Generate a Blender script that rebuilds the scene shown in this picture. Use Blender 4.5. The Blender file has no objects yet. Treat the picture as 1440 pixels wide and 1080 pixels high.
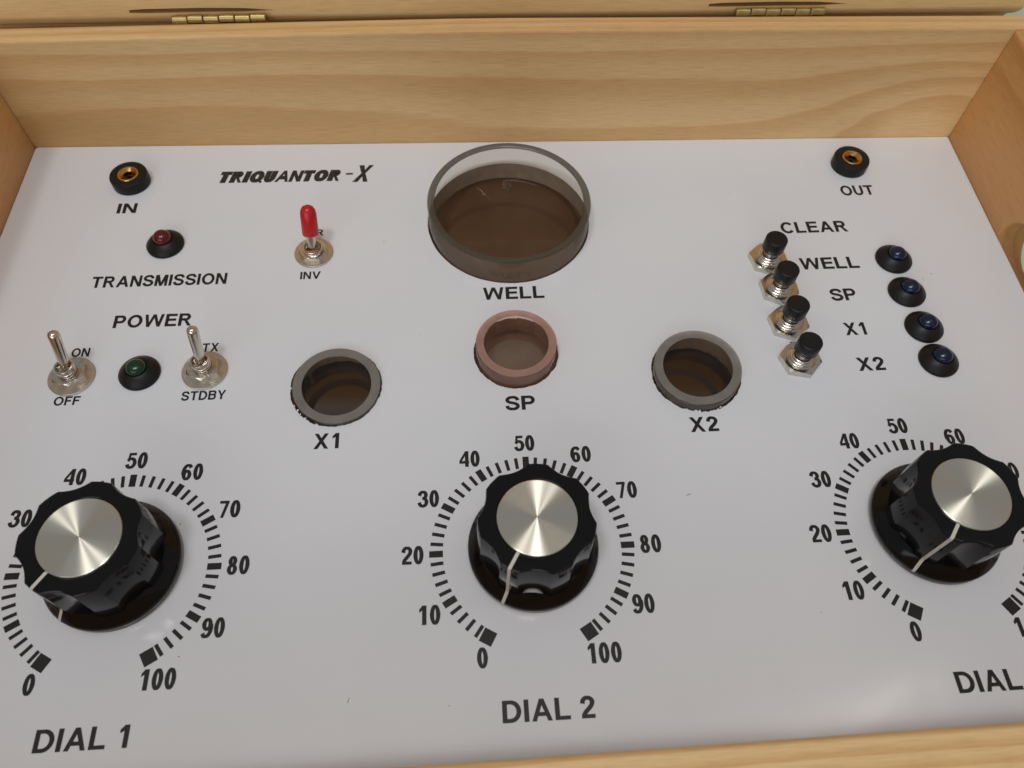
import bpy, bmesh, math, random
from mathutils import Vector, Matrix
random.seed(4)
MM = 0.001
R = math.radians
sc = bpy.context.scene
COL = sc.collection

# ------------------------------------------------------------------ camera, world, lamps, exposure
cam = bpy.data.cameras.new('camera')
camo = bpy.data.objects.new('camera', cam); COL.objects.link(camo)
camo.location = (-0.0126442, -0.0612505, 0.1744854)
camo.rotation_euler = (0.550325, -0.0240092, -0.0598687)
cam.sensor_width = 36.0
cam.lens = 1093.25 / 1440 * 36
cam.clip_start = 0.005; cam.clip_end = 50
cam.dof.use_dof = True; cam.dof.focus_distance = 0.200; cam.dof.aperture_fstop = 24
sc.camera = camo

w = bpy.data.worlds.new('World'); sc.world = w; w.use_nodes = True
nt = w.node_tree; nt.nodes.clear()
out = nt.nodes.new('ShaderNodeOutputWorld'); bg = nt.nodes.new('ShaderNodeBackground')
tc = nt.nodes.new('ShaderNodeTexCoord'); sx = nt.nodes.new('ShaderNodeSeparateXYZ')
rp = nt.nodes.new('ShaderNodeValToRGB')
mr = nt.nodes.new('ShaderNodeMapRange'); mr.inputs[1].default_value = -1; mr.inputs[2].default_value = 1
nt.links.new(tc.outputs['Generated'], sx.inputs[0]); nt.links.new(sx.outputs[2], mr.inputs[0])
nt.links.new(mr.outputs[0], rp.inputs[0]); nt.links.new(rp.outputs[0], bg.inputs[0]); nt.links.new(bg.outputs[0], out.inputs[0])
rp.color_ramp.elements[0].position = 0.30; rp.color_ramp.elements[0].color = (0.20, 0.15, 0.11, 1)
rp.color_ramp.elements[1].position = 0.80; rp.color_ramp.elements[1].color = (0.45, 0.46, 0.48, 1)
e = rp.color_ramp.elements.new(0.52); e.color = (0.60, 0.56, 0.52, 1)
bg.inputs[1].default_value = 0.5

def area(name, loc, target, sxx, syy, power, col):
    l = bpy.data.lights.new(name, 'AREA'); l.shape = 'RECTANGLE'; l.size = sxx; l.size_y = syy
    l.energy = power; l.color = col
    o = bpy.data.objects.new(name, l); COL.objects.link(o); o.location = loc
    d = Vector(target) - Vector(loc)
    o.rotation_euler = d.to_track_quat('-Z', 'Y').to_euler()
    return o
area('window_lamp', (-0.7, -1.7, 0.95), (0, 0.08, 0.02), 1.9, 0.9, 10.0, (0.90, 0.95, 1.0))
for lx_, ly_, pw_, wx_, wy_ in ((-0.50, -0.36, 6.2, .30, .22), (0.06, -0.26, 7.4, .26, .22)):
    area('ceiling_lamp', (lx_, ly_, 2.0), (0, 0.03, 0), wx_, wy_, pw_, (1.0, 0.98, 0.96))

tube_ = area('tube_lamp', (0.80, 0.16, 2.0), (0.80, 0.16, 0), .85, .05, 0.9, (1.0, 0.92, 0.84)); tube_.rotation_euler = (0, 0, R(16))
sc.view_settings.view_transform = 'Standard'
try: sc.view_settings.look = 'None'
except Exception: pass
sc.view_settings.exposure = 0.05; sc.view_settings.gamma = 1.0
sc.view_settings.use_curve_mapping = False
sc.render.engine = 'CYCLES'
sc.cycles.use_denoising = True
sc.cycles.max_bounces = 14; sc.cycles.transmission_bounces = 14; sc.cycles.glossy_bounces = 6
sc.cycles.sample_clamp_indirect = 6.0

# ------------------------------------------------------------------ materials
def newmat(name):
    m = bpy.data.materials.new(name); m.use_nodes = True
    return m, m.node_tree, m.node_tree.nodes['Principled BSDF']
def N(t, typ, **kw):
    n = t.nodes.new(typ)
    for k, v in kw.items(): setattr(n, k, v)
    return n
def L(t, a, b): t.links.new(a, b)
def ramp(t, stops):
    r = N(t, 'ShaderNodeValToRGB'); e = r.color_ramp.elements
    e[0].position, e[0].color = stops[0][0], (*stops[0][1], 1)
    e[1].position, e[1].color = stops[-1][0], (*stops[-1][1], 1)
    for p, c in stops[1:-1]:
        x = e.new(p); x.color = (*c, 1)
    return r
def math_(t, op, a, b=None, c=None):
    n = N(t, 'ShaderNodeMath', operation=op)
    for i, v in enumerate((a, b, c)):
        if v is None: continue
        if isinstance(v, (int, float)): n.inputs[i].default_value = v
        else: L(t, v, n.inputs[i])
    return n.outputs[0]

def wood(name, along, normal, face, depth, center, spacing, light, dark, seed=0, contrast=1.0, warp=1.6, rough=0.45, ustretch=0.22, knot=None):
    """pine board cut from a log: rings round an axis parallel to `along`, `depth` mm behind the face"""
    m, t, b = newmat(name)
    co = N(t, 'ShaderNodeTexCoord')
    mp = N(t, 'ShaderNodeVectorMath', operation='SCALE'); mp.inputs['Scale'].default_value = 1000.0
    L(t, co.outputs['Object'], mp.inputs[0])
    s = N(t, 'ShaderNodeSeparateXYZ'); L(t, mp.outputs[0], s.inputs[0])
    ax = {'x': 0, 'y': 1, 'z': 2}
    oth = [k for k in 'xyz' if k not in (along, normal)][0]
    U, V, W_ = s.outputs[ax[along]], s.outputs[ax[normal]], s.outputs[ax[oth]]
    cb = N(t, 'ShaderNodeCombineXYZ')
    L(t, math_(t, 'MULTIPLY', U, ustretch), cb.inputs[0]); L(t, V, cb.inputs[1]); L(t, W_, cb.inputs[2])
    sd = N(t, 'ShaderNodeVectorMath', operation='ADD'); sd.inputs[1].default_value = (seed * 37.1, seed * 11.3, seed * 5.7)
    L(t, cb.outputs[0], sd.inputs[0])
    n1 = N(t, 'ShaderNodeTexNoise'); n1.inputs['Scale'].default_value = 0.045; n1.inputs['Detail'].default_value = 2.5
    L(t, sd.outputs[0], n1.inputs['Vector'])
    n2 = N(t, 'ShaderNodeTexNoise'); n2.inputs['Scale'].default_value = 0.25; n2.inputs['Detail'].default_value = 3
    L(t, sd.outputs[0], n2.inputs['Vector'])
    dv = math_(t, 'SUBTRACT', V, face + depth); dw = math_(t, 'SUBTRACT', W_, center)
    r = math_(t, 'SQRT', math_(t, 'ADD', math_(t, 'MULTIPLY', dv, dv), math_(t, 'MULTIPLY', dw, dw)))
    r = math_(t, 'ADD', r, math_(t, 'MULTIPLY', math_(t, 'SUBTRACT', n1.outputs[0], 0.5), warp * 2 * 2.2))
    r = math_(t, 'ADD', r, math_(t, 'MULTIPLY', math_(t, 'SUBTRACT', n2.outputs[0], 0.5), 0.55))
    if knot:
        ku, kw, amp, ru, rw = knot
        du = math_(t, 'DIVIDE', math_(t, 'SUBTRACT', U, ku), ru); dk_ = math_(t, 'DIVIDE', math_(t, 'SUBTRACT', W_, kw), rw)
        ex = math_(t, 'POWER', 2.718, math_(t, 'MULTIPLY', math_(t, 'ADD', math_(t, 'MULTIPLY', du, du), math_(t, 'MULTIPLY', dk_, dk_)), -1.0))
        r = math_(t, 'ADD', r, math_(t, 'MULTIPLY', ex, amp))
    f = math_(t, 'FRACT', math_(t, 'DIVIDE', r, spacing))
    mid = tuple(a * .55 + c * .45 for a, c in zip(light, dark))
    dk = tuple(a * (1 - contrast) + c * contrast for a, c in zip(light, dark))
    rr = ramp(t, [(0.0, light), (0.35, light), (0.62, mid), (0.84, dk), (0.93, dk), (1.0, light)])
    L(t, f, rr.inputs[0])
    # fibres, long and thin
    cf = N(t, 'ShaderNodeCombineXYZ')
    L(t, math_(t, 'MULTIPLY', U, 0.05), cf.inputs[0]); L(t, V, cf.inputs[1]); L(t, W_, cf.inputs[2])
    nf = N(t, 'ShaderNodeTexNoise'); nf.inputs['Scale'].default_value = 2.6; nf.inputs['Detail'].default_value = 5; nf.inputs['Roughness'].default_value = 0.7
    L(t, cf.outputs[0], nf.inputs['Vector'])
    fr = ramp(t, [(0.28, (0.78, 0.74, 0.68)), (0.55, (1.04, 1.03, 1.02))]); L(t, nf.outputs[0], fr.inputs[0])
    mx = N(t, 'ShaderNodeMix', data_type='RGBA', blend_type='MULTIPLY'); mx.inputs[0].default_value = 0.8
    L(t, rr.outputs[0], mx.inputs[6]); L(t, fr.outputs[0], mx.inputs[7])
    # broad patches
    nb = N(t, 'ShaderNodeTexNoise'); nb.inputs['Scale'].default_value = 0.03; nb.inputs['Detail'].default_value = 2
    L(t, sd.outputs[0], nb.inputs['Vector'])
    br = ramp(t, [(0.35, (0.88, 0.84, 0.78)), (0.65, (1.05, 1.04, 1.03))]); L(t, nb.outputs[0], br.inputs[0])
    mx2 = N(t, 'ShaderNodeMix', data_type='RGBA', blend_type='MULTIPLY'); mx2.inputs[0].default_value = 1.0
    L(t, mx.outputs[2], mx2.inputs[6]); L(t, br.outputs[0], mx2.inputs[7])
    L(t, mx2.outputs[2], b.inputs['Base Color'])
    b.inputs['Roughness'].default_value = rough; b.inputs['Specular IOR Level'].default_value = 0.35
    bp = N(t, 'ShaderNodeBump'); bp.inputs['Strength'].default_value = 0.12; bp.inputs['Distance'].default_value = 0.0004
    L(t, nf.outputs[0], bp.inputs['Height']); L(t, bp.outputs[0], b.inputs['Normal'])
    return m

def plain(name, col, rough=0.4, metal=0.0, spec=0.5, noise=0.0, nscale=300, bump=0.0, **kw):
    m, t, b = newmat(name)
    b.inputs['Base Color'].default_value = (*col, 1); b.inputs['Roughness'].default_value = rough
    b.inputs['Metallic'].default_value = metal; b.inputs['Specular IOR Level'].default_value = spec
    for k, v in kw.items(): b.inputs[k].default_value = v
    if noise or bump:
        co = N(t, 'ShaderNodeTexCoord')
        n = N(t, 'ShaderNodeTexNoise'); n.inputs['Scale'].default_value = nscale; n.inputs['Detail'].default_value = 4
        L(t, co.outputs['Object'], n.inputs['Vector'])
        if noise:
            lo = tuple(c * (1 - noise) for c in col); hi = tuple(min(1, c * (1 + noise)) for c in col)
            r = ramp(t, [(0.3, lo), (0.7, hi)]); L(t, n.outputs[0], r.inputs[0]); L(t, r.outputs[0], b.inputs['Base Color'])
            rr = N(t, 'ShaderNodeMapRange'); rr.inputs[3].default_value = max(0.02, rough * 0.75); rr.inputs[4].default_value = min(1, rough * 1.3)
            L(t, n.outputs[0], rr.inputs[0]); L(t, rr.outputs[0], b.inputs['Roughness'])
        if bump:
            bp = N(t, 'ShaderNodeBump'); bp.inputs['Strength'].default_value = bump; bp.inputs['Distance'].default_value = 0.0002
            L(t, n.outputs[0], bp.inputs['Height']); L(t, bp.outputs[0], b.inputs['Normal'])
    return m

LIGHT = (0.79, 0.55, 0.275); DARK = (0.66, 0.395, 0.165)
M = {}
M['back'] = wood('pine_back', 'x', 'y', 0, 95, -4, 3.0, LIGHT, DARK, 1, 0.68, 0.9, ustretch=.11, knot=(140, 10, -5.5, 34, 16))
M['side'] = wood('pine_side_shaded', 'y', 'x', 0, 55, 12, 3.6, (0.68, 0.375, 0.145), (0.57, 0.285, 0.092), 2, 0.7, 1.4)  # redder and darker than back: side shading and warm bounce put into colour
M['front'] = wood('pine_front', 'x', 'y', 0, 45, 18, 2.4, LIGHT, DARK, 3, 0.8, 1.2)
M['lid'] = wood('pine_lid', 'x', 'y', 0, 300, 46, 2.6, LIGHT, DARK, 4, 0.85, 1.5)
M['floor'] = plain('plywood_floor', (0.30, 0.17, 0.08), 0.6, noise=0.2, nscale=60)
M['plate'] = plain('dark_brown_sheet', (0.088, 0.039, 0.018), 0.42, spec=0.5, noise=0.15, nscale=90)
M['core'] = plain('hardboard_core', (0.30, 0.20, 0.13), 0.7, noise=0.15)
M['mirror'] = plain('dark_polished_disc', (0.022, 0.012, 0.008), 0.10, spec=1.0, **{'IOR': 1.6})
M['sample'] = plain('grey_brown_disc', (0.17, 0.125, 0.092), 0.18, spec=0.8, noise=0.12, nscale=120)
M['ink'] = plain('black_ink', (0.018, 0.016, 0.016), 0.45, spec=0.3)
M['title_ink'] = plain('title_ink', (0.030, 0.029, 0.028), 0.4, spec=0.3, noise=0.5, nscale=900)
M['black'] = plain('black_gloss_plastic', (0.006, 0.0055, 0.0055), 0.11, spec=0.26, noise=0.1, nscale=200)
M['blackmatte'] = plain('black_satin_plastic', (0.009, 0.009, 0.010), 0.4, spec=0.3, noise=0.1, nscale=400, bump=0.05)
M['chrome'] = plain('nickel_plate', (0.68, 0.63, 0.56), 0.2, 1.0, noise=0.06, nscale=500)
M['steel'] = plain('bright_nickel', (0.70, 0.65, 0.58), 0.2, 1.0, noise=0.06, nscale=500)
M['washer'] = plain('dull_nickel', (0.66, 0.60, 0.51), 0.36, 1.0, noise=0.08, nscale=400)
M['brass'] = plain('brass', (0.72, 0.44, 0.16), 0.22, 1.0, noise=0.08, nscale=500)
M['hinge'] = plain('aged_brass', (0.46, 0.36, 0.16), 0.4, 1.0, noise=0.12, nscale=700)
M['dark'] = plain('dark_bore', (0.01, 0.008, 0.006), 0.6)
M['red'] = plain('red_vinyl', (0.50, 0.008, 0.012), 0.3, spec=0.5, noise=0.05)
M['pointer'] = plain('pointer_paint', (0.62, 0.60, 0.54), 0.5, noise=0.06, nscale=600)
def lens(name, col):
    return plain(name, col, 0.22, spec=0.5, **{'Transmission Weight': 0.1})
M['lens_red'] = lens('red_lens', (0.12, 0.006, 0.011))
M['lens_green'] = lens('green_lens', (0.004, 0.040, 0.013))
M['lens_blue'] = lens('blue_lens', (0.003, 0.012, 0.045))
M['table'] = plain('mint_table', (0.56, 0.64, 0.46), 0.6, noise=0.08, nscale=18)
M['chip'] = plain('paper_chip', (0.78, 0.78, 0.77), 0.7)
M['speck'] = plain('dust_speck', (0.05, 0.045, 0.04), 0.8)
def glass(name, tint, refl=1.0, rough=0.02, body=0.0, bcol=(.5, .5, .5)):
    """thin clear wall: tinted see-through plus a Fresnel reflection"""
    m, t, b = newmat(name); t.nodes.remove(b)
    o = t.nodes['Material Output']
    tr = N(t, 'ShaderNodeBsdfTransparent'); tr.inputs[0].default_value = (*tint, 1)
    gl = N(t, 'ShaderNodeBsdfGlossy'); gl.inputs['Roughness'].default_value = rough
    fr = N(t, 'ShaderNodeFresnel'); fr.inputs[0].default_value = 1.47
    mx = N(t, 'ShaderNodeMixShader'); gm = N(t, 'ShaderNodeNewGeometry'); L(t, math_(t, 'MULTIPLY', math_(t, 'MULTIPLY', fr.outputs[0], refl), math_(t, 'SUBTRACT', 1.0, gm.outputs['Backfacing'])), mx.inputs[0])
    L(t, tr.outputs[0], mx.inputs[1]); L(t, gl.outputs[0], mx.inputs[2])
    if body:
        df = N(t, 'ShaderNodeBsdfDiffuse'); df.inputs[0].default_value = (*bcol, 1)  # pale diffuse share painted in for light refracted inside the solid wall
        m2 = N(t, 'ShaderNodeMixShader'); m2.inputs[0].default_value = body
        L(t, mx.outputs[0], m2.inputs[1]); L(t, df.outputs[0], m2.inputs[2]); L(t, m2.outputs[0], o.inputs[0])
    else: L(t, mx.outputs[0], o.inputs[0])
    return m
def rim(name, col, tint, share, rough=0.12):
    """edge of thick glass: partly see-through, partly dark grey-green standing in for refraction"""
    m, t, b = newmat(name)
    o = t.nodes['Material Output']
    b.inputs['Base Color'].default_value = (*col, 1); b.inputs['Roughness'].default_value = rough
    tr = N(t, 'ShaderNodeBsdfTransparent'); tr.inputs[0].default_value = (*tint, 1)
    mx = N(t, 'ShaderNodeMixShader'); mx.inputs[0].default_value = share
    L(t, b.outputs[0], mx.inputs[1]); L(t, tr.outputs[0], mx.inputs[2]); L(t, mx.outputs[0], o.inputs[0])
    return m
M['glass'] = glass('clear_glass', (0.955, 0.955, 0.945), 0.8)
M['glass_wall'] = glass('glass_wall', (0.955, 0.95, 0.935), .85, body=0.05, bcol=(.60, .52, .44))
M['glass_rim'] = rim('glass_rim', (0.075, 0.068, 0.052), (0.75, 0.72, 0.66), 0.15, 0.25)  # dark tone of refraction inside the thick edge, put into the colour
M['acrylic'] = glass('clear_acrylic', (0.955, 0.94, 0.93), 0.8, 0.08, .025, (.42, .38, .34))
M['acrylic_pink'] = glass('pink_acrylic', (0.97, 0.91, 0.885), 0.8, 0.08, .045, (.62, .30, .23))
def sawn(name, col):
    return plain(name, col, 0.5, spec=0.4, noise=0.10, nscale=350, bump=0.15, **{'Transmission Weight': 0.35})
M['sawn_grey'] = sawn('sawn_acrylic_face', (0.265, 0.245, 0.225))
M['sawn_pink'] = sawn('sawn_pink_face', (0.46, 0.265, 0.215))

# white glossy printed panel
m, t, b = newmat('white_laminate')
co = N(t, 'ShaderNodeTexCoord'); n = N(t, 'ShaderNodeTexNoise'); n.inputs['Scale'].default_value = 22; n.inputs['Detail'].default_value = 3
L(t, co.outputs['Object'], n.inputs['Vector'])
r_ = ramp(t, [(0.3, (0.725, 0.75, 0.79)), (0.7, (0.755, 0.775, 0.81))]); L(t, n.outputs[0], r_.inputs[0]); L(t, r_.outputs[0], b.inputs['Base Color'])
n3 = N(t, 'ShaderNodeTexNoise'); n3.inputs['Scale'].default_value = 14; n3.inputs['Detail'].default_value = 2
L(t, co.outputs['Object'], n3.inputs['Vector'])
bp = N(t, 'ShaderNodeBump'); bp.inputs['Strength'].default_value = 0.25; bp.inputs['Distance'].default_value = 0.0012
L(t, n3.outputs[0], bp.inputs['Height']); L(t, bp.outputs[0], b.inputs['Normal'])
n4 = N(t, 'ShaderNodeTexNoise'); n4.inputs['Scale'].default_value = 60; n4.inputs['Detail'].default_value = 6
L(t, co.outputs['Object'], n4.inputs['Vector'])
rg = N(t, 'ShaderNodeMapRange'); rg.inputs[1].default_value = .3; rg.inputs[2].default_value = .7; rg.inputs[3].default_value = .09; rg.inputs[4].default_value = .20
L(t, n4.outputs[0], rg.inputs[0]); L(t, rg.outputs[0], b.inputs['Roughness']); b.inputs['Specular IOR Level'].default_value = 0.45
M['panel'] = m

# spun aluminium: anisotropic about the knob's axis
m, t, b = newmat('spun_aluminium')
tg = N(t, 'ShaderNodeTangent', direction_type='RADIAL', axis='Z')
L(t, tg.outputs[0], b.inputs['Tangent'])
b.inputs['Base Color'].default_value = (0.82, 0.785, 0.67, 1); b.inputs['Metallic'].default_value = 1.0
b.inputs['Roughness'].default_value = 0.30; b.inputs['Anisotropic'].default_value = 0.97; b.inputs['Anisotropic Rotation'].default_value = 0.25
M['spun'] = m

# ------------------------------------------------------------------ mesh helpers (all in millimetres)
def mk(name, verts, faces, mat, parent=None, loc=(0, 0, 0), rot=(0, 0, 0), smooth=False, bevel=0, segs=2, label=None):
    me = bpy.data.meshes.new(name)
    me.from_pydata([(x * MM, y * MM, z * MM) for x, y, z in verts], [], faces)
    bm = bmesh.new(); bm.from_mesh(me)
    bmesh.ops.recalc_face_normals(bm, faces=bm.faces[:])
    bm.to_mesh(me); bm.free()
    mats = mat if isinstance(mat, (list, tuple)) else [mat]
    for mm_ in mats: me.materials.append(mm_)
    o = bpy.data.objects.new(name, me); COL.objects.link(o)
    o.location = [c * MM for c in loc]; o.rotation_euler = rot
    if parent: o.parent = parent
    if smooth:
        for p in me.polygons: p.use_smooth = True
    if bevel:
        md = o.modifiers.new('soft_edge', 'BEVEL'); md.width = bevel * MM; md.segments = segs; md.limit_method = 'ANGLE'; md.angle_limit = R(35)
    if label: o['label'] = label
    return o
def edge_smooth(o, ang=35):
    """smooth shading that keeps edges sharper than ang"""
    me = o.data
    for p in me.polygons: p.use_smooth = True
    bm = bmesh.new(); bm.from_mesh(me)
    for ed in bm.edges:
        if len(ed.link_faces) == 2 and ed.calc_face_angle(0) > R(ang): ed.smooth = False
    bm.to_mesh(me); bm.free()
    return o
def box_vf(x0, x1, y0, y1, z0, z1, off=0):
    v = [(x0, y0, z0), (x1, y0, z0), (x1, y1, z0), (x0, y1, z0), (x0, y0, z1), (x1, y0, z1), (x1, y1, z1), (x0, y1, z1)]
    f = [(0, 3, 2, 1), (4, 5, 6, 7), (0, 1, 5, 4), (1, 2, 6, 5), (2, 3, 7, 6), (3, 0, 4, 7)]
    return v, [tuple(i + off for i in q) for q in f]
def box(name, dims, mat, parent, **kw):
    v, f = box_vf(*dims); return mk(name, v, f, mat, parent, **kw)
def lathe(name, prof, mat, parent, n=48, closed=False, ang=35, rfun=None, **kw):
    """revolve (r, z) profile; r=0 ends make poles"""
    v = []; rings = []
    for k, (r, z) in enumerate(prof):
        if r <= 1e-9: rings.append([len(v)]); v.append((0, 0, z))
        else:
            ids = []
            for i in range(n):
                a = 2 * math.pi * i / n; rr = rfun(r, z, a, k) if rfun else r
                ids.append(len(v)); v.append((rr * math.cos(a), rr * math.sin(a), z))
            rings.append(ids)
    f = []
    pairs = list(zip(rings, rings[1:])) + ([(rings[-1], rings[0])] if closed else [])
    for A, B in pairs:
        if len(A) == 1 and len(B) == 1: continue
        for i in range(n):
            j = (i + 1) % n
            if len(A) == 1: f.append((A[0], B[i], B[j]))
            elif len(B) == 1: f.append((A[i], A[j], B[0]))
            else: f.append((A[i], A[j], B[j], B[i]))
    o = mk(name, v, f, mat, parent, **kw)
    return edge_smooth(o, ang)
def empty(name, loc, label, cat, group=None, rot=(0, 0, 0)):
    o = bpy.data.objects.new(name, None); COL.objects.link(o)
    o.location = [c * MM for c in loc]; o.rotation_euler = rot; o.empty_display_size = 0.005
    o['label'] = label; o['category'] = cat
    if group: o['group'] = group
    return o
def children(o): return [c for c in bpy.data.objects if c.parent == o]
def copy_tree(o, parent=None):
    c = o.copy(); COL.objects.link(c); c.parent = parent
    for ch in children(o): copy_tree(ch, c)
    return c
def filled(name, loops, z0, z1, mat, parent, **kw):
    """flat sheet with holes: outer loop and hole loops (mm, xy), between z0 and z1"""
    bm = bmesh.new(); edges = []; rings = []
    for lp in loops:
        vs = [bm.verts.new((x * MM, y * MM, z1 * MM)) for x, y in lp]; rings.append(vs)
        for a, b_ in zip(vs, vs[1:] + vs[:1]): edges.append(bm.edges.new((a, b_)))
    res = bmesh.ops.triangle_fill(bm, edges=edges, use_beauty=True)
    top = [g for g in res['geom'] if isinstance(g, bmesh.types.BMFace)]
    low = {}
    for vs in rings:
        for v_ in vs: low[v_] = bm.verts.new((v_.co.x, v_.co.y, z0 * MM))
    for fc in top: bm.faces.new([low[v_] for v_ in reversed(fc.verts)])
    for vs in rings:
        for a, b_ in zip(vs, vs[1:] + vs[:1]): bm.faces.new((a, b_, low[b_], low[a]))
    bmesh.ops.recalc_face_normals(bm, faces=bm.faces[:])
    me = bpy.data.meshes.new(name); bm.to_mesh(me); bm.free()
    me.materials.append(mat)
    o = bpy.data.objects.new(name, me); COL.objects.link(o)
    if parent: o.parent = parent
    for k, v_ in kw.items(): setattr(o, k, v_)
    return o

# ------------------------------------------------------------------ lettering: bold grotesque capitals drawn as strokes, cap height 1
def arc(cx, cy, rx, ry, a0, a1, n=14):
    return [(cx + rx * math.cos(R(a0 + (a1 - a0) * i / n)), cy + ry * math.sin(R(a0 + (a1 - a0) * i / n))) for i in range(n + 1)]
def spline(pts, n=5):
    o = []
    P = [pts[0]] + pts + [pts[-1]]
    for i in range(1, len(P) - 2):
        p0, p1, p2, p3 = P[i - 1], P[i], P[i + 1], P[i + 2]
        for k in range(n):
            t_ = k / n
            o.append(tuple(0.5 * (2 * p1[d] + (p2[d] - p0[d]) * t_ + (2 * p0[d] - 5 * p1[d] + 4 * p2[d] - p3[d]) * t_ ** 2 + (3 * p1[d] - p0[d] - 3 * p2[d] + p3[d]) * t_ ** 3) for d in (0, 1)))
    o.append(pts[-1]); return o
def rect(x0, y0, x1, y1): return ('P', [(x0, y0), (x1, y0), (x1, y1), (x0, y1)])
def glyph(c, v=0.235, h=0.185):
    s = h / 2
    def bowl(x0, xr, yt, yb):
        ry = (yt - yb) / 2; rx = min(ry * 1.05, xr - x0 - .02)
        return ('S', [(x0, yt)] + arc(xr - rx, (yt + yb) / 2, rx, ry, 90, -90) + [(x0, yb)], (v + h) / 2)
    P = lambda *p: ('P', list(p))
    if c == 'I': return v, [rect(0, 0, v, 1)]
    if c == '-': return .40, [rect(0, .28, .40, .28 + h * 1.05)]
    if c == 'A': return 1.0, [P((0, 0), (.225, 0), (.61, 1), (.39, 1)), P((1, 0), (.775, 0), (.39, 1), (.61, 1)), rect(.22, .22, .78, .22 + h)]
    if c == 'B': return .86, [rect(0, 0, v, 1), bowl(v / 2, .78 - .03, 1 - s, .54), bowl(v / 2, .86 - v / 2, .54, s)]
    if c == 'C': return .95, [('S', arc(.5, .5, .5 - v / 2, .515 - s, 38, 322, 30), (v + h) / 2)]
    if c == 'D': return .92, [rect(0, 0, v, 1), ('S', [(v / 2, 1 - s), (.36, 1 - s)] + arc(.40, .5, .52 - v / 2, .5 - s, 90, -90, 20) + [(.36, s), (v / 2, s)], (v + h) / 2)]
    if c == 'E': return .80, [rect(0, 0, v, 1), rect(0, 0, .80, h), rect(0, .43, .75, .43 + h), rect(0, 1 - h, .79, 1)]
    if c == 'F': return .74, [rect(0, 0, v, 1), rect(0, .41, .66, .41 + h), rect(0, 1 - h, .74, 1)]
    if c == 'L': return .75, [rect(0, 0, v, 1), rect(0, 0, .75, h)]
    if c == 'M': return 1.02, [rect(0, 0, v * .95, 1), rect(1.02 - v * .95, 0, 1.02, 1), P((0, 1), (.29, 1), (.61, 0), (.41, 0)), P((1.02, 1), (.73, 1), (.41, 0), (.61, 0))]
    if c == 'N': return .88, [rect(0, 0, min(v, .30) * .93, 1), rect(.88 - min(v, .30) * .93, 0, .88, 1), P((0, 1), (min(v, .26) * 1.05, 1), (.88, 0), (.88 - min(v, .26) * 1.05, 0))]
    if c in 'OQ':
        st = [('S', arc(.52, .5, .52 - v / 2, .515 - s, 0, 360, 40), (v + h) / 2)]
        if c == 'Q': st.append(P((.56, .30), (.66, .38), (1.06, .03), (.95, -.09)))
        return 1.04, st
    if c == 'P': return .83, [rect(0, 0, v, 1), bowl(v / 2, .83 - v / 2, 1 - s, .37 + s)]
    if c == 'R': return .93, [rect(0, 0, v, 1), bowl(v / 2, .83 - v / 2, 1 - s, .42 + s), P((.38, .46), (.60, .46), (.93, 0), (.68, 0))]
    if c == 'S': return .84, [('S', spline([(.75, .69), (.71, .81), (.58, .905), (.42, .92), (.24, .885), (.125, .77), (.14, .645), (.27, .56), (.45, .51), (.62, .455), (.725, .36), (.735, .24), (.63, .125), (.44, .08), (.25, .11), (.135, .20), (.095, .32)]), (v + h) / 2)]
    if c == 'T': return .84, [rect(0, 1 - h, .84, 1), rect(.42 - v / 2, 0, .42 + v / 2, 1)]
    if c == 'U': return .86, [('S', [(v / 2, 1), (v / 2, .38)] + arc(.43, .38, .43 - v / 2, .395 - s, 180, 360, 18) + [(.86 - v / 2, 1)], v)]
    if c == 'V': return .96, [P((0, 1), (.225, 1), (.585, 0), (.375, 0)), P((.96, 1), (.735, 1), (.375, 0), (.585, 0))]
    if c == 'W': return 1.36, [P((0, 1), (.215, 1), (.42, 0), (.215, 0)), P((.215, 0), (.42, 0), (.785, 1), (.575, 1)), P((.575, 1), (.785, 1), (1.145, 0), (.94, 0)), P((.94, 0), (1.145, 0), (1.36, 1), (1.145, 1))]
    if c == 'X': return .94, [P((0, 0), (.25, 0), (.92, 1), (.67, 1)), P((.02, 1), (.27, 1), (.94, 0), (.69, 0))]
    if c == 'Y': return .94, [P((0, 1), (.24, 1), (.575, .40), (.365, .40)), P((.94, 1), (.70, 1), (.365, .40), (.575, .40)), rect(.47 - v / 2, 0, .47 + v / 2, .42)]
    q = (v + h) / 2
    if c == '0': return .70, [('S', arc(.35, .5, .35 - v / 2, .51 - s, 0, 360, 36), q)]
    if c == '1': return .70, [rect(.29, 0, .29 + v, 1), P((.30, 1), (.40, .80), (.10, .64), (.10, .80)), P((.36, 1), (.29 + v, 1), (.29 + v, .8), (.30, .8))]
    if c == '2': return .70, [('S', spline([(.105, .66), (.14, .80), (.24, .90), (.37, .92), (.50, .88), (.585, .78), (.58, .66), (.50, .53), (.36, .39), (.22, .26), (.13, .12)]), q), rect(.03, 0, .69, h)]
    if c == '3': return .70, [('S', spline([(.10, .70), (.15, .83), (.25, .905), (.36, .92), (.49, .88), (.555, .77), (.53, .64), (.43, .555), (.30, .535)]), q), ('S', spline([(.30, .535), (.46, .51), (.57, .42), (.595, .29), (.53, .15), (.38, .08), (.24, .095), (.13, .18), (.09, .30)]), q)]
    if c == '4': return .72, [rect(.42, 0, .42 + v * .92, 1), rect(0, .21, .72, .21 + h), P((0, .24), (0, .40), (.44, 1), (.44, .72), (.18, .37), (.12, .21))]
    if c == '5': return .70, [rect(.13, 1 - h, .64, 1), P((.12, 1), (.29, 1), (.23, .52), (.06, .47)), ('S', spline([(.10, .50), (.20, .60), (.35, .63), (.50, .57), (.59, .45), (.60, .31), (.53, .16), (.38, .08), (.24, .095), (.13, .17), (.09, .28)]), q)]
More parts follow.
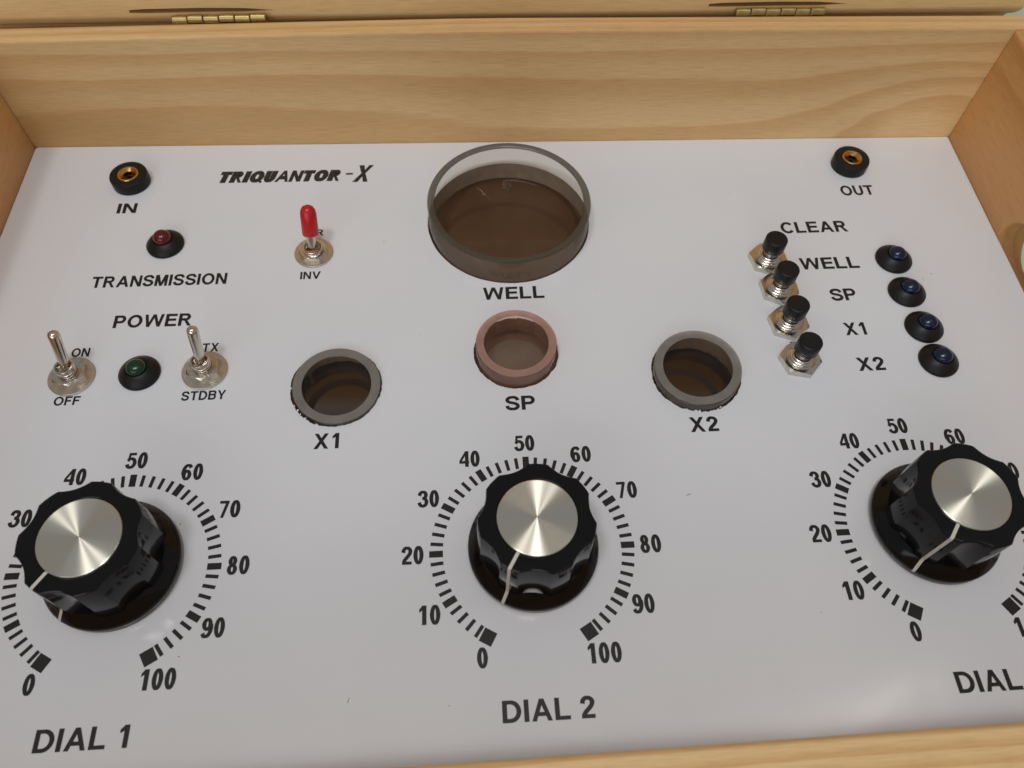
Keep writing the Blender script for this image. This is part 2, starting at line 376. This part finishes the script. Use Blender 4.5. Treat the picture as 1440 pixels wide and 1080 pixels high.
    if c in '69':
        a = [('S', arc(.36, .315, .345 - v / 2, .325 - s, 0, 360, 28), q), ('S', spline([(.60, .76), (.54, .88), (.40, .92), (.25, .87), (.14, .72), (.10, .52), (.115, .32)]), q)]
        if c == '6': return .71, a
        return .71, [(k, [(.71 - x, 1 - y) for x, y in p], *r2) for k, p, *r2 in a]
    if c == '7': return .68, [rect(.03, 1 - h, .67, 1), P((.44, .86), (.66, .86), (.37, 0), (.16, 0))]
    if c == '8': return .71, [('S', arc(.355, .735, .30 - v / 2, .275 - s, 0, 360, 28), q), ('S', arc(.355, .285, .345 - v / 2, .30 - s, 0, 360, 28), q)]
    return .3, []
def text_mesh(txt, x0, x1, yb, cap, v=0.235, h=0.185, gap=0.13, space=0.42, shear=0.0, dy=0.0, z=0.05):
    """outline verts/faces for a word set between x0 and x1 on baseline yb (rising by dy over its length)"""
    pen = 0; strokes = []
    for ch in txt:
        if ch == ' ': pen += space - gap; continue
        W, st = glyph(ch, v, h)
        strokes.append((pen, st)); pen += W + gap
    tot = pen - gap; kx = (x1 - x0) / (tot + 0)
    V = []; F = []; lev = 0
    def put(px, py):
        X = x0 + px * kx + shear * py * cap; return (X, yb + py * cap + dy * (X - x0) / max(.1, (x1 - x0)), z + lev * 0.0025)
    for ox, st in strokes:
        for k, s_ in enumerate(st):
            lev += 1
            if s_[0] == 'P':
                b0 = len(V); V += [put(ox + x, y) for x, y in s_[1]]; F.append(tuple(range(b0, b0 + len(s_[1]))))
            else:
                pts, wd = s_[1], s_[2]; n = len(pts)
                closed = math.hypot(pts[0][0] - pts[-1][0], pts[0][1] - pts[-1][1]) < 1e-6
                b0 = len(V)
                for i in range(n):
                    a = pts[max(i - 1, 0)]; c2 = pts[min(i + 1, n - 1)]
                    if closed and i in (0, n - 1): a = pts[-2]; c2 = pts[1]
                    dx, dy_ = c2[0] - a[0], c2[1] - a[1]; l = math.hypot(dx, dy_) or 1
                    # vertical strokes get v, horizontal strokes h
                    ww = (v * abs(dy_) + h * abs(dx)) / (abs(dx) + abs(dy_)) / 2 if wd else wd
                    nx, ny = -dy_ / l * ww, dx / l * ww
                    V.append(put(ox + pts[i][0] + nx, pts[i][1] + ny)); V.append(put(ox + pts[i][0] - nx, pts[i][1] - ny))
                for i in range(n - 1): F.append((b0 + 2 * i, b0 + 2 * i + 1, b0 + 2 * i + 3, b0 + 2 * i + 2))
        lev = lev % 6
    return V, F
def flat(name, V, F, mat, parent, label=None):
    me = bpy.data.meshes.new(name); me.from_pydata([(x * MM, y * MM, z * MM) for x, y, z in V], [], F)
    bm = bmesh.new(); bm.from_mesh(me)
    for f_ in bm.faces:
        f_.normal_update()
        if f_.normal.z < 0: f_.normal_flip()
    bm.to_mesh(me); bm.free(); me.materials.append(mat)
    o = bpy.data.objects.new(name, me); COL.objects.link(o); o.parent = parent
    if label: o['label'] = label
    return o

# ------------------------------------------------------------------ table
TZ = -52
tb = mk('table_surface', [(-1500, -1200, TZ), (1500, -1200, TZ), (1500, 1500, TZ), (-1500, 1500, TZ)], [(0, 1, 2, 3)], M['table'])
tb['kind'] = 'structure'

# ------------------------------------------------------------------ wooden box
BO = (0.7, 137.9, 0); BR_ = R(-0.887)
bx = empty('wooden_box', BO, 'open pine box holding the white control panel, its hinged lid tipped back', 'box', rot=(0, 0, BR_))
HX = 148.5; T = 6.4; TOP = 39.6
def topz(x): return TOP + .2 - 2.9 * (min(1.0, max(0.0, (-5 - x) / 150)) ** 1.15)
xs = [-HX - T] + [-150 + 15 * i for i in range(21)] + [HX + 9.6]
V = []; F = []
for x in xs: V += [(x, 0, TZ + 1), (x, T, TZ + 1), (x, T, topz(x)), (x, 0, topz(x))]
for i in range(len(xs) - 1):
    for q in range(4): F.append((4 * i + q, 4 * i + (q + 1) % 4, 4 * i + 4 + (q + 1) % 4, 4 * i + 4 + q))
F += [(0, 1, 2, 3), tuple(4 * (len(xs) - 1) + q for q in (3, 2, 1, 0))]
mk('back_board', V, F, M['back'], bx, bevel=0.9, segs=3)
box('side_board', (-T, 0, -196, -0.02, TZ + 1, topz(-HX) - 0.2), M['side'], bx, loc=(-HX, 0, 0), bevel=0.8)
# right side board with a round hand hole through it
prof = [(-196, TZ + 1), (-0.02, TZ + 1), (-0.02, TOP - 0.3), (-196, TOP - 0.3)]
hy, hz, hr = -53.4, 2.1, 9.08; hl = 40
hole = [(hy + hr * math.sin(math.pi * i / 32), hz + hr * math.cos(math.pi * i / 32)) for i in range(33)]
hole += [(hy - hl - hr * math.sin(math.pi * i / 32), hz - hr * math.cos(math.pi * i / 32)) for i in range(33)]
rb = filled('side_board', [prof, hole], 0, 9.6, M['side'], bx)
for v_ in rb.data.vertices:
    x, y, z = v_.co; v_.co = (z, x, y)
bm = bmesh.new(); bm.from_mesh(rb.data); bmesh.ops.recalc_face_normals(bm, faces=bm.faces[:]); bm.to_mesh(rb.data); bm.free()
rb.location = (HX * MM, 0, 0)
md = rb.modifiers.new('soft_edge', 'BEVEL'); md.width = 0.7 * MM; md.segments = 2; md.limit_method = 'ANGLE'; md.angle_limit = R(40)
fb = box('front_board', (-HX - T, HX + 9.6, -15, 0, TZ + 1, TOP), M['front'], bx, loc=(0, -185.6, 0), rot=(0, 0, R(1.35)), bevel=1.0, segs=3)
box('bottom_board', (-HX + .3, HX - .3, -183, -.5, TZ + 1.4, TZ + 5), M['floor'], bx)
# lid, tipped back past upright
LA = R(9)
lid = bpy.data.objects.new('lid', None)
y0 = 0.0; lx = HX + T + .3
def slot(a, b_):
    return [(a, 4.5), (a + 4, 4.25), (b_ - 8, 4.4), (b_, 5.0), (b_ - 8, 5.6), ((a + b_) / 2, 5.8), (a + 4, 5.6), (a, 5.3)]
ol = [(-lx, 3.6), (lx, 3.6), (lx, 11), (-lx, 11)]
lm = filled('lid', [ol, slot(-105.0, -64.5), slot(60.5, 101.5)], -6.0, 0, M['lid'], bx)
for v_ in lm.data.vertices:
    x, y, z = v_.co; v_.co = (x, -z, y)
bm = bmesh.new(); bm.from_mesh(lm.data)
def addbox(bm, d):
    v, f = box_vf(*d); vs = [bm.verts.new([c * MM for c in p]) for p in v]
    for q in f: bm.faces.new([vs[i] for i in q])
addbox(bm, (-lx + .2, lx - .2, 5.6, 38, .15, 10.9))               # hinge-side wall of the lid
pr = [(14.0, -7), (5.6, -7), (5.0, -3), (4.0, -.2), (2.7, .55), (1.5, 1.3), (.6, 2.2), (.12, 3.05), (0, 3.6), (14.0, 3.6)]   # rounded lower edge
A_ = [bm.verts.new((-(lx - 1.5 + max(-1.5, min(1.5, z_ * .6))) * MM, y_ * MM, z_ * MM)) for y_, z_ in pr]; B_ = [bm.verts.new(((lx - 1.5 + max(-1.5, min(1.5, z_ * .6))) * MM, y_ * MM, z_ * MM)) for y_, z_ in pr]
for q in range(len(pr)):
    q2 = (q + 1) % len(pr); bm.faces.new((A_[q], A_[q2], B_[q2], B_[q]))
bm.faces.new(A_); bm.faces.new(B_)
addbox(bm, (-lx, -lx + 8, 0.05, 38, 11.02, 186)); addbox(bm, (lx - 8, lx, 0.05, 38, 11.02, 186))
addbox(bm, (-lx, lx, 0, 38, 186.02, 194.5)); addbox(bm, (-lx, lx, 38.02, 42, 0.1, 194.5))
bmesh.ops.recalc_face_normals(bm, faces=bm.faces[:]); bm.to_mesh(lm.data); bm.free()
lm.location = (-1.0 * MM, (T + 2.5) * MM, (TOP - 4.0) * MM); lm.rotation_euler = (-LA, R(-.42), 0)
bpy.data.objects.remove(lid)
# hinges: six-knuckle barrels
for x0, x1 in ((-93.2, -66.8), (67.8, 94.2)):
    hg = box('hinge', (x0 - BO[0] + .2, x1 - BO[0] - .2, T - .4, T + 1.2, TOP - 9, topz(x0) - .3), M['hinge'], bx)
    st = (x1 - x0) / 6
    for k in range(6):
        kn = lathe('knuckle', [(0, 0), (.95, 0), (1.08, .18), (1.08, st - .38), (.95, st - .2), (0, st - .2)], M['hinge'], hg, n=20)
        kn.rotation_euler = (0, R(90), 0)
        kn.location = ((x0 - BO[0] + k * st) * MM, (T + 1.0) * MM, (topz(x0 + k * st) + .45 + (.16 if k % 2 else 0)) * MM)

# ------------------------------------------------------------------ white control panel with its print
pn = empty('control_panel', (0, 0, 0), 'white glossy panel printed with black lettering and three dial scales, set inside the pine box', 'control panel')
def boxpt(x, y):
    c, s = math.cos(BR_), math.sin(BR_); return (BO[0] + x * c - y * s, BO[1] + x * s + y * c)
outer = [boxpt(x, y) for x, y in ((-HX + .15, -184.6), (HX - .15, -181.5), (HX - .15, -.25), (HX - 1, -.15), (-HX + 1, -.15), (-HX + .15, -.9))]
outer[1] = boxpt(HX - .15, -184.0)
HOLES = [(0.39, 103.5, 24.35, .07), (-.4, 55.38, 11.4, .22), (-48.0, 46.66, 11.85, .22), (47.33, 46.66, 12.0, .24)]
def ragged(cx, cy, r, amp, n=150):
    o = []; g = 0
    for i in range(n):
        a = 2 * math.pi * i / n
        g = .6 * g + random.uniform(-1, 1) * .5
        o.append((cx + (r + amp * g) * math.cos(a), cy + (r + amp * g) * math.sin(a)))
    return o
board = filled('panel_board', [outer] + [ragged(*hh) for hh in HOLES], -6.1, 0, M['panel'], pn)
board.data.materials.append(M['core'])
for p in board.data.polygons:
    if abs(p.normal.z) < .5 or p.normal.z < -.5: p.material_index = 1
box('backing_plate', (-66, 66, 26, 131, -7.6, -6.2), M['plate'], pn)
for x_, y_, r_, mt_ in ((-48, 46.6, 12.6, 'mirror'), (47.3, 46.6, 12.6, 'mirror'), (-.4, 55.3, 11.6, 'sample')):
    lathe('disc_insert', [(0, -6.18), (r_, -6.18), (r_, -5.95), (0, -5.95)], M[mt_], pn, n=64, loc=(x_, y_, 0))

def word(txt, x0, x1, yb, cap, label, dy=0.0, **kw):
    V, F = text_mesh(txt, x0, x1, yb, cap, dy=dy, **kw); return flat('lettering', V, F, kw.get('mat', M['ink']), pn, label)
small = dict(v=0.225, h=0.18)
word('IN', -116.9, -111.2, 110.5, 4.0, 'slanting black capitals IN under the left jack')
word('TRANSMISSION', -118.3, -80.9, 82.2, 4.0, 'wide black capitals TRANSMISSION under the red indicator')
word('POWER', -109.4, -88.5, 68.0, 4.2, 'black capitals POWER above the green indicator')
word('ON', -118.4, -113.7, 59.0, 2.75, 'small black capitals ON', **small)
word('OFF', -119.4, -112.9, 44.15, 2.6, 'small black capitals OFF', **small)
word('TX', -84.3, -80.0, 59.15, 2.75, 'small black capitals TX', **small)
word('STDBY', -87.4, -76.2, 44.15, 2.75, 'small black capitals STDBY', **small)
word('INV', -60.3, -54.6, 83.0, 2.7, 'small black capitals INV', **small)
word('R', -57.0, -54.7, 99.4, 2.4, 'small black capital R half hidden behind the red lever', **small)
word('WELL', -8.4, 8.9, 73.45, 4.35, 'black capitals WELL under the glass dish', dy=.05)
word('SP', -4.1, 3.6, 37.45, 4.2, 'black capitals SP under the pink ring')
word('X1', -52.6, -45.7, 28.6, 4.3, 'black X1 under the grey ring')
word('X2', 42.8, 50.2, 28.9, 4.3, 'black X2 under the grey ring')
word('OUT', 105.7, 116.3, 109.95, 4.2, 'black capitals OUT under the right jack')
word('CLEAR', 82.8, 103.4, 95.0, 4.4, 'black capitals CLEAR above the push buttons')
word('WELL', 85.2, 102.7, 80.75, 4.35, 'black capitals WELL beside the top push button')
word('SP', 91.0, 98.5, 69.05, 4.25, 'black capitals SP beside a push button')
word('X1', 91.6, 98.3, 57.0, 4.25, 'black X1 beside a push button')
word('X2', 91.8, 99.3, 45.25, 4.25, 'black X2 beside the bottom push button')
tl = dict(v=0.42, h=0.30, gap=0.03, shear=0.24)
V, F = text_mesh('TRIQUANTOR', -89.0, -51.5, 122.2, 4.9, dy=-.35, **tl)
V2, F2 = text_mesh('-', -49.5, -47.3, 123.0, 5.2, v=.2, h=.13)
V3, F3 = text_mesh('X', -47.4, -42.6, 121.2, 7.3, v=.36, h=.3, shear=.26)
V4, F4 = text_mesh('X', -46.6, -43.2, 121.25, 7.2, v=.36, h=.3, shear=.26, z=0.06)
for Vx, Fx in ((V2, F2), (V3, F3), (V4, F4)):
    o_ = len(V); V += Vx; F += [tuple(i + o_ for i in q) for q in Fx]
flat('title_lettering', V, F, M['title_ink'], pn, 'heavy slanted black title lettering along the top of the panel')

RINGS = [(-95.23, -.25), (0, 0), (96.69, .43)]
ONES = ['left', 'middle', 'right']
for i, (cx, cy) in enumerate(RINGS):
    V = []; F = []
    for k in range(0, 101, 2):
        a = R(90 - (k - 50) * 3)
        r0, r1 = 20.85, 23.95; hw = 0.42
        if k % 10 == 0: hw = 0.78; r0, r1 = 20.8, 24.0
        if k in (0, 100): hw = 1.5; r0, r1 = 20.8, 24.0
        if k % 10: r1 = 23.8
        ux, uy = math.cos(a), math.sin(a); tx, ty = -uy, ux; b0 = len(V)
        for rr, ss in ((r0, -1), (r1, -1), (r1, 1), (r0, 1)):
            V.append((cx + ux * rr + tx * hw * ss, cy + uy * rr + ty * hw * ss, 0.05))
        F.append((b0, b0 + 1, b0 + 2, b0 + 3))
    ds = flat('dial_scale', V, F, M['ink'], pn, 'ring of black tick marks numbered 0 to 100')
    for k in range(0, 101, 10):
        a = R(90 - (k - 50) * 3); s_ = str(k); wd = 2.38 * len(s_) + .28 * (len(s_) - 1)
        nr = 27.8 if k not in (0,) else 27.4
        x, y = cx + nr * math.cos(a) + (1.1 if k == 0 else 0), cy + nr * math.sin(a)
        Vn, Fn = text_mesh(s_, x - wd / 2, x + wd / 2, y - 2.15, 4.3, v=0.29, h=0.165, gap=.10)
        flat('numeral', Vn, Fn, M['ink'], ds)
    x0 = cx + (-8.7, -8.9, -7.4)[i]
    word('DIAL ' + str(i + 1), x0, x0 + 19.5, cy - 37.1, 4.4, 'black capitals under the %s dial scale' % ONES[i], v=.235, h=.18, space=.5)
# specks and torn paper on the panel
for (x, y, a, l, wd) in ((39, 11.9, .3, 1.3, .16), (-41, -30.8, 1.3, 1.3, .14), (-77.6, -19.9, 0, .3, .3), (-82.2, 10.4, .5, .35, .25), (123.2, 77.7, 0, .4, .25), (-36.9, 96.3, 0, .3, .3), (120, 76, 1, .3, .2), (-26, 62.5, 0, .2, .2), (-66, 70, .4, .22, .15), (64, -18, 1.2, .25, .15), (24, 76, .2, .2, .2), (-130, -12, .8, .25, .2), (70, 112, 1.7, .3, .12), (-20, -33, .1, .2, .2)):
    c, s = math.cos(a), math.sin(a)
    V = [(x + u * l * c - v_ * wd * s, y + u * l * s + v_ * wd * c, .03) for u, v_ in ((-.5, -.4), (.4, -.5), (.5, .3), (-.3, .5))]
    flat('speck', V, [(0, 1, 2, 3)], M['speck'], pn)
def chips(hx, hy, hr, a0, a1, n):
    V = []; F = []
    for i in range(n):
        a = R(random.uniform(a0, a1)); r = hr + random.uniform(-.35, .15); l = random.uniform(.4, 1.3); wd = random.uniform(.15, .45)
        b0 = len(V)
        tx, ty = -math.sin(a), math.cos(a)
        for u, q, zz in ((-1, 0, .03), (0, -.9, .02 + random.uniform(.0, .5)), (1, .1, .03), (.2, .8, .06)):
            V.append((hx + (r + q * wd) * math.cos(a) + tx * u * l / 2, hy + (r + q * wd) * math.sin(a) + ty * u * l / 2, zz))
        F.append((b0, b0 + 1, b0 + 2, b0 + 3))
    return V, F
for hx, hy, hr, a0, a1, n in ((47.33, 46.66, 12.0, 245, 300, 9), (-48, 46.66, 11.85, 180, 262, 9), (-.4, 55.38, 11.4, 70, 110, 3)):
    V, F = chips(hx, hy, hr, a0, a1, n); flat('torn_paper_edge', V, F, M['chip'], pn)

# ------------------------------------------------------------------ glass dish in the big hole, tube rings in the small ones
gd = lathe('glass_dish', [(0, -5.95), (22.6, -5.95), (23.5, -5.2), (23.8, -4.2), (24.0, 8.5), (23.7, 9.0), (22.3, 9.0), (21.85, 8.5), (21.8, -2.8), (21.0, -4.0), (0, -4.2)],
           M['glass'], None, n=128, loc=(.39, 103.3, 0), ang=50)
gd.data.materials.append(M['glass_rim']); gd.data.materials.append(M['glass_wall'])
for p in gd.data.polygons:
    if p.center.z > 8.45 * MM: p.material_index = 1
    elif abs(p.normal.z) < .5: p.material_index = 2
gd['label'] = 'clear round glass dish, the largest vessel, standing in the hole above the word WELL'; gd['category'] = 'dish'
def ring(loc, ro, ri, h, label, face, side, rot=(0, 0, 0)):
    o = lathe('acrylic_ring', [(ri, -5.9), (ro, -5.9), (ro, h - .15), (ro - .15, h), (ri + .15, h), (ri, h - .15)], side, None, n=96, closed=True, loc=loc, rot=rot)
    o.data.materials.append(face)
    for p in o.data.polygons:
        if p.normal.z > .9: p.material_index = 1
    o['label'] = label; o['category'] = 'ring'; o['group'] = 'clear tube rings set in the round holes'
    return o
ring((-.43, 55.3, 0), 10.85, 8.45, 4.8, 'pinkish clear tube ring raised in the hole above SP', M['sawn_pink'], M['acrylic_pink'])
ring((-47.7, 46.4, 0), 11.4, 8.8, 1.3, 'grey tube ring sunk almost flush in the hole above X1', M['sawn_grey'], M['acrylic'], (R(1.5), R(1.5), 0))
ring((47.2, 46.6, 0), 11.6, 9.0, 3.3, 'grey tube ring raised and slightly askew in the hole above X2', M['sawn_grey'], M['acrylic'], (R(1), R(-2), 0))

# ------------------------------------------------------------------ control knobs
NF = 7
def fl(r, z, a, k):
    d = (a / (2 * math.pi) * NF + 0.5) % 1.0 - 0.5          # 0 = middle of a rib
    d = abs(d) * 2
    x = max(0.0, (d - 7 / 18) / (11 / 18))
    cut = 1.12 * (1 - (1 - x) ** 2) if x > 0 else 0
    return r - cut * (1 if r > 11 else 0)
def make_knob():
    k = empty('rotary_dial', (0, 0, 0), '', 'dial knob', 'three black fluted dial knobs')
    lathe('skirt', [(0, .9), (13.9, .9), (14.8, 1.1), (15.05, 1.6), (15.05, 2.7), (14.75, 3.1), (13.2, 4.9), (12.4, 5.6), (0, 5.6)], M['black'], k, n=120, ang=40)
    lathe('grip', [(11.5, 4.7), (12.9, 4.9), (13.0, 5.3), (12.72, 19.0), (12.62, 19.3), (12.4, 19.47), (12.2, 19.5), (9.0, 19.5), (8.75, 19.3), (0, 19.25)], M['black'], k, n=252, ang=19, rfun=fl)
    lathe('disc', [(8.62, 19.2), (8.55, 19.65), (8.4, 19.72), (0, 19.72)], M['spun'], k, n=96, ang=8)
    # pointer line: over the top rim, down a rib and out over the skirt
    path = [(8.75, 19.58), (12.2, 19.56), (12.45, 19.52), (12.70, 19.3), (12.80, 18.9), (13.06, 5.5), (13.3, 4.95), (14.8, 3.18), (15.12, 2.7), (15.12, 1.75)]
    V = []; F = []
    for r, z in path: V += [(r, -.36, z), (r, .36, z)]
    for i in range(len(path) - 1): F.append((2 * i, 2 * i + 1, 2 * i + 3, 2 * i + 2))
    # a shallow inlay: give it thickness below the plastic
    nb = len(V)
    V += [(x - .25, y, z - .25) for x, y, z in V[:nb]]
    F += [tuple(i + nb for i in reversed(q)) for q in F[:]]
    for i in range(len(path) - 1):
        for s in (0, 1): F.append((2 * i + s, 2 * i + 2 + s, 2 * i + 2 + s + nb, 2 * i + s + nb))
    mk('pointer_line', V, F, M['pointer'], k)
    return k
k0 = make_knob()
KN = [((-94.9, .9), -124, 'black fluted knob with spun metal disc over the scale marked DIAL 1'),
      ((.1, .1), -121, 'black fluted knob with spun metal disc over the scale marked DIAL 2'),
      ((96.4, 1.4), -129, 'black fluted knob at the right edge, its pointer between 0 and 10')]
for i, (c, a, lab) in enumerate(KN):
    k = k0 if i == 0 else copy_tree(k0)
    k.location = (c[0] * MM, c[1] * MM, 0); k.rotation_euler = (0, 0, R(a)); k['label'] = lab
    k.scale = (1, 1, (.96, 1.01, .93)[i])

# ------------------------------------------------------------------ toggle switches
def hexprof(name, ro, z0, z1, ri, mat, parent, cham=.5, rot=0):
    n = 6; V = []; F = []
    def ringv(r, z, m=6, off=0.0):
        b0 = len(V)
        for i in range(m):
            a = 2 * math.pi * i / m + off; V.append((r * math.cos(a), r * math.sin(a), z))
        return b0
    # hexagon sampled finely so that the chamfer can be circular
    m_ = 72; apo = ro * math.cos(math.pi / 6)
    def hexr(a): return apo / math.cos(((a + math.pi / 6) % (math.pi / 3)) - math.pi / 6 if True else 0)
    rows = []
    for z, lim in ((z0, 99), (z1 - cham, 99), (z1, apo * 1.0), (z1, ri + .02), (z1 - .4, ri)):
        b0 = len(V)
        for i in range(m_):
            a = 2 * math.pi * i / m_; r = min(hexr(a), lim)
            zz = z
            if z == z1 - cham: zz = z1 - cham * max(0, (hexr(a) - apo) / (ro - apo)) - .02
            V.append((r * math.cos(a), r * math.sin(a), zz))
        rows.append(b0)
    for A, B in zip(rows, rows[1:]):
        for i in range(m_):
            j = (i + 1) % m_; F.append((A + i, A + j, B + j, B + i))
    o = mk(name, V, F, mat, parent, rot=(0, 0, R(rot)))
    return edge_smooth(o, 28)
def make_toggle(washer_r, collar_r, collar_h, tilt, L_, sleeve=False):
    t_ = empty('toggle_switch', (0, 0, 0), '', 'toggle switch', 'metal toggle switches')
    lathe('washer', [(collar_r, .05), (washer_r - .1, .05), (washer_r, .2), (washer_r, .5), (washer_r - .15, .62), (collar_r, .62)], M['washer'], t_, n=72)
    hexprof('nut', 4.5 if not sleeve else 4.3, .64, 2.8 if not sleeve else 2.1, collar_r, M['chrome'], t_, rot=14 if not sleeve else 28)
    prof = [(collar_r - .25, .3)]
    z = .8
    if sleeve: prof += [(collar_r, .6), (collar_r, collar_h - .35), (collar_r - .3, collar_h)]
    else:
        while z < collar_h - .7: prof += [(collar_r - .3, z), (collar_r, z + .4), (collar_r, z + .62)]; z += .95
        prof += [(collar_r - .2, z), (collar_r, z + .2), (collar_r - .02, collar_h - .2), (collar_r - .2, collar_h)]
    ri = collar_r - .62
    prof += [(ri + .1, collar_h), (ri, collar_h - .15), (ri - .1, collar_h - 1.6), (1.0, collar_h - 2.0), (0, collar_h - 2.0)]
    lathe('collar', prof, M['chrome'], t_, n=48, ang=45)
    z0 = 2.6
    lev = lathe('lever', [(0, 0), (1.15, .1), (1.28, 2), (1.5, L_ - 1.6), (1.48, L_ - 1.0), (1.2, L_ - .35), (.6, L_ - .05), (0, L_)], M['steel'], t_, n=32, ang=60)
    if sleeve:
        lathe('sleeve', [(1.62, 3.9), (2.2, 3.9), (2.35, 4.2), (2.28, L_ - 1.9), (2.0, L_ - .8), (1.5, L_ - .05), (.7, L_ + .35), (0, L_ + .45)], M['red'], lev, n=40, ang=70)
    lev.rotation_euler = (-R(tilt[0]), R(tilt[1]), 0); lev.location = (0, 0, z0 * MM)
    return t_
ts = make_toggle(5.9, 2.5, 5.2, (25, 0), 12.0); ts.location = (-.1165, .0527, 0); ts['label'] = 'bare steel toggle switch between ON and OFF, the leftmost switch'
ts2 = copy_tree(ts); ts2.location = (-.0825, .0530, 0); ts2['label'] = 'bare steel toggle switch between TX and STDBY, right of the green light'
for c in children(ts2):
    if c.name.startswith('lever'): c.rotation_euler = (-R(21.5), R(1), 0)
    if c.name.startswith('nut'): c.rotation_euler = (0, 0, R(3))
ts3 = make_toggle(5.55, 2.85, 3.0, (26, 1.5), 12.2, True); ts3.location = (-.0570, .09255, 0); ts3['label'] = 'toggle switch with a bright red rubber sleeve, above INV'

# ------------------------------------------------------------------ push buttons
def make_button():
    b_ = empty('push_button', (0, 0, 0), '', 'push button', 'black capped push buttons in a column')
    hexprof('nut', 5.75, .05, 2.0, 3.9, M['chrome'], b_, rot=6)
    lathe('bushing', [(3.95, 1.5), (3.95, 2.1), (3.7, 2.3), (3.6, 2.35), (3.6, 2.7), (3.45, 2.9), (3.2, 3.0), (3.15, 3.3), (2.9, 3.6), (2.1, 3.75), (1.95, 3.7), (1.95, 2.5)], M['chrome'], b_, n=48, ang=40)
    lathe('stem', [(1.95, 2.8), (1.95, 6.2), (0, 6.2)], M['steel'], b_, n=32)
    lathe('cap', [(0, 5.7), (3.0, 5.7), (3.15, 5.9), (3.12, 9.35), (3.0, 9.6), (2.75, 9.75), (2.4, 9.72), (0, 9.66)], M['blackmatte'], b_, n=48, ang=40)
    return b_
pb = make_button()
for i, (x, y, a, lab) in enumerate(((75.6, 84.5, 4, 'black capped push button topmost in its column, next to WELL'), (76.2, 73.5, -3, 'black capped push button second from the top, next to SP'),
                                 (75.9, 61.3, 2, 'black capped push button third from the top, next to X1'), (76.1, 49.1, 10, 'black capped push button at the bottom of its column, next to X2'))):
    o = pb if i == 0 else copy_tree(pb)
    o.location = (x * MM, y * MM, 0); o.rotation_euler = (0, 0, R(a)); o['label'] = lab

# ------------------------------------------------------------------ indicator lights
def make_led(mat):
    d = empty('indicator_light', (0, 0, 0), '', 'indicator light', 'round indicator lights in black bezels')
    lathe('bezel', [(0, .02), (5.1, .02), (5.3, .2), (5.3, .75), (5.1, 1.05), (3.15, 2.75), (2.85, 2.85), (2.6, 2.6), (0, 2.5)], M['blackmatte'], d, n=64, ang=40)
    pr = [(2.5, 2.3), (2.5, 3.2)] + [(2.5 * math.cos(R(a)), 3.2 + 2.1 * math.sin(R(a))) for a in range(10, 90, 10)] + [(0, 5.3)]
    lathe('lens', pr, mat, d, n=40, ang=60)
    return d
led = {}
for x, y, c, s, lab in ((-100.1, 97.4, 'lens_red', 1.0, 'dark red indicator light above TRANSMISSION'), (-99.2, 52.9, 'lens_green', .82, 'dark green indicator light between the two bare toggle switches'),
                     (113.4, 83.3, 'lens_blue', .8, 'dark blue indicator light topmost in its column, beside WELL'), (113.3, 71.0, 'lens_blue', .8, 'dark blue indicator light second from the top, beside SP'),
                     (114.1, 58.6, 'lens_blue', .8, 'dark blue indicator light third from the top, beside X1'), (114.3, 47.4, 'lens_blue', .8, 'dark blue indicator light at the bottom, beside X2')):
    if c in led: o = copy_tree(led[c])
    else: o = led[c] = make_led(M[c])
    o.location = (x * MM, y * MM, 0); o.scale = (1, 1, 1); o['label'] = lab
    for ch in children(o):
        if ch.name.startswith('lens'): ch.scale = (1, 1, s); ch.location = (0, 0, 2.3 * MM * (1 - s))

# ------------------------------------------------------------------ sockets
def make_jack():
    j = empty('jack_socket', (0, 0, 0), '', 'socket', 'round black sockets with brass contacts')
    lathe('insulator', [(0, .02), (5.35, .02), (5.6, .2), (5.6, 3.1), (5.45, 3.45), (5.1, 3.6), (3.2, 3.6), (3.1, 3.4), (3.1, 2.0)], M['blackmatte'], j, n=64, ang=40)
    lathe('contact', [(3.12, 2.6), (3.12, 3.6), (3.0, 3.75), (2.65, 3.78), (2.0, 3.1), (1.85, 2.9), (1.85, .2), (0, .2)], M['brass'], j, n=48, ang=30)
    lathe('bore_pin', [(1.2, .25), (1.2, 2.2), (.7, 2.3), (.6, .4), (0, .3)], M['dark'], j, n=24)
    return j
j0 = make_jack()
for i, (x, y, tl_, lab) in enumerate(((-114.6, 123.3, (2, -1), 'round black socket with brass contact above IN'), (111.3, 122.9, (2, -1), 'round black socket with brass contact above OUT'))):
    o = j0 if i == 0 else copy_tree(j0)
    o.location = (x * MM, y * MM, 0); o['label'] = lab
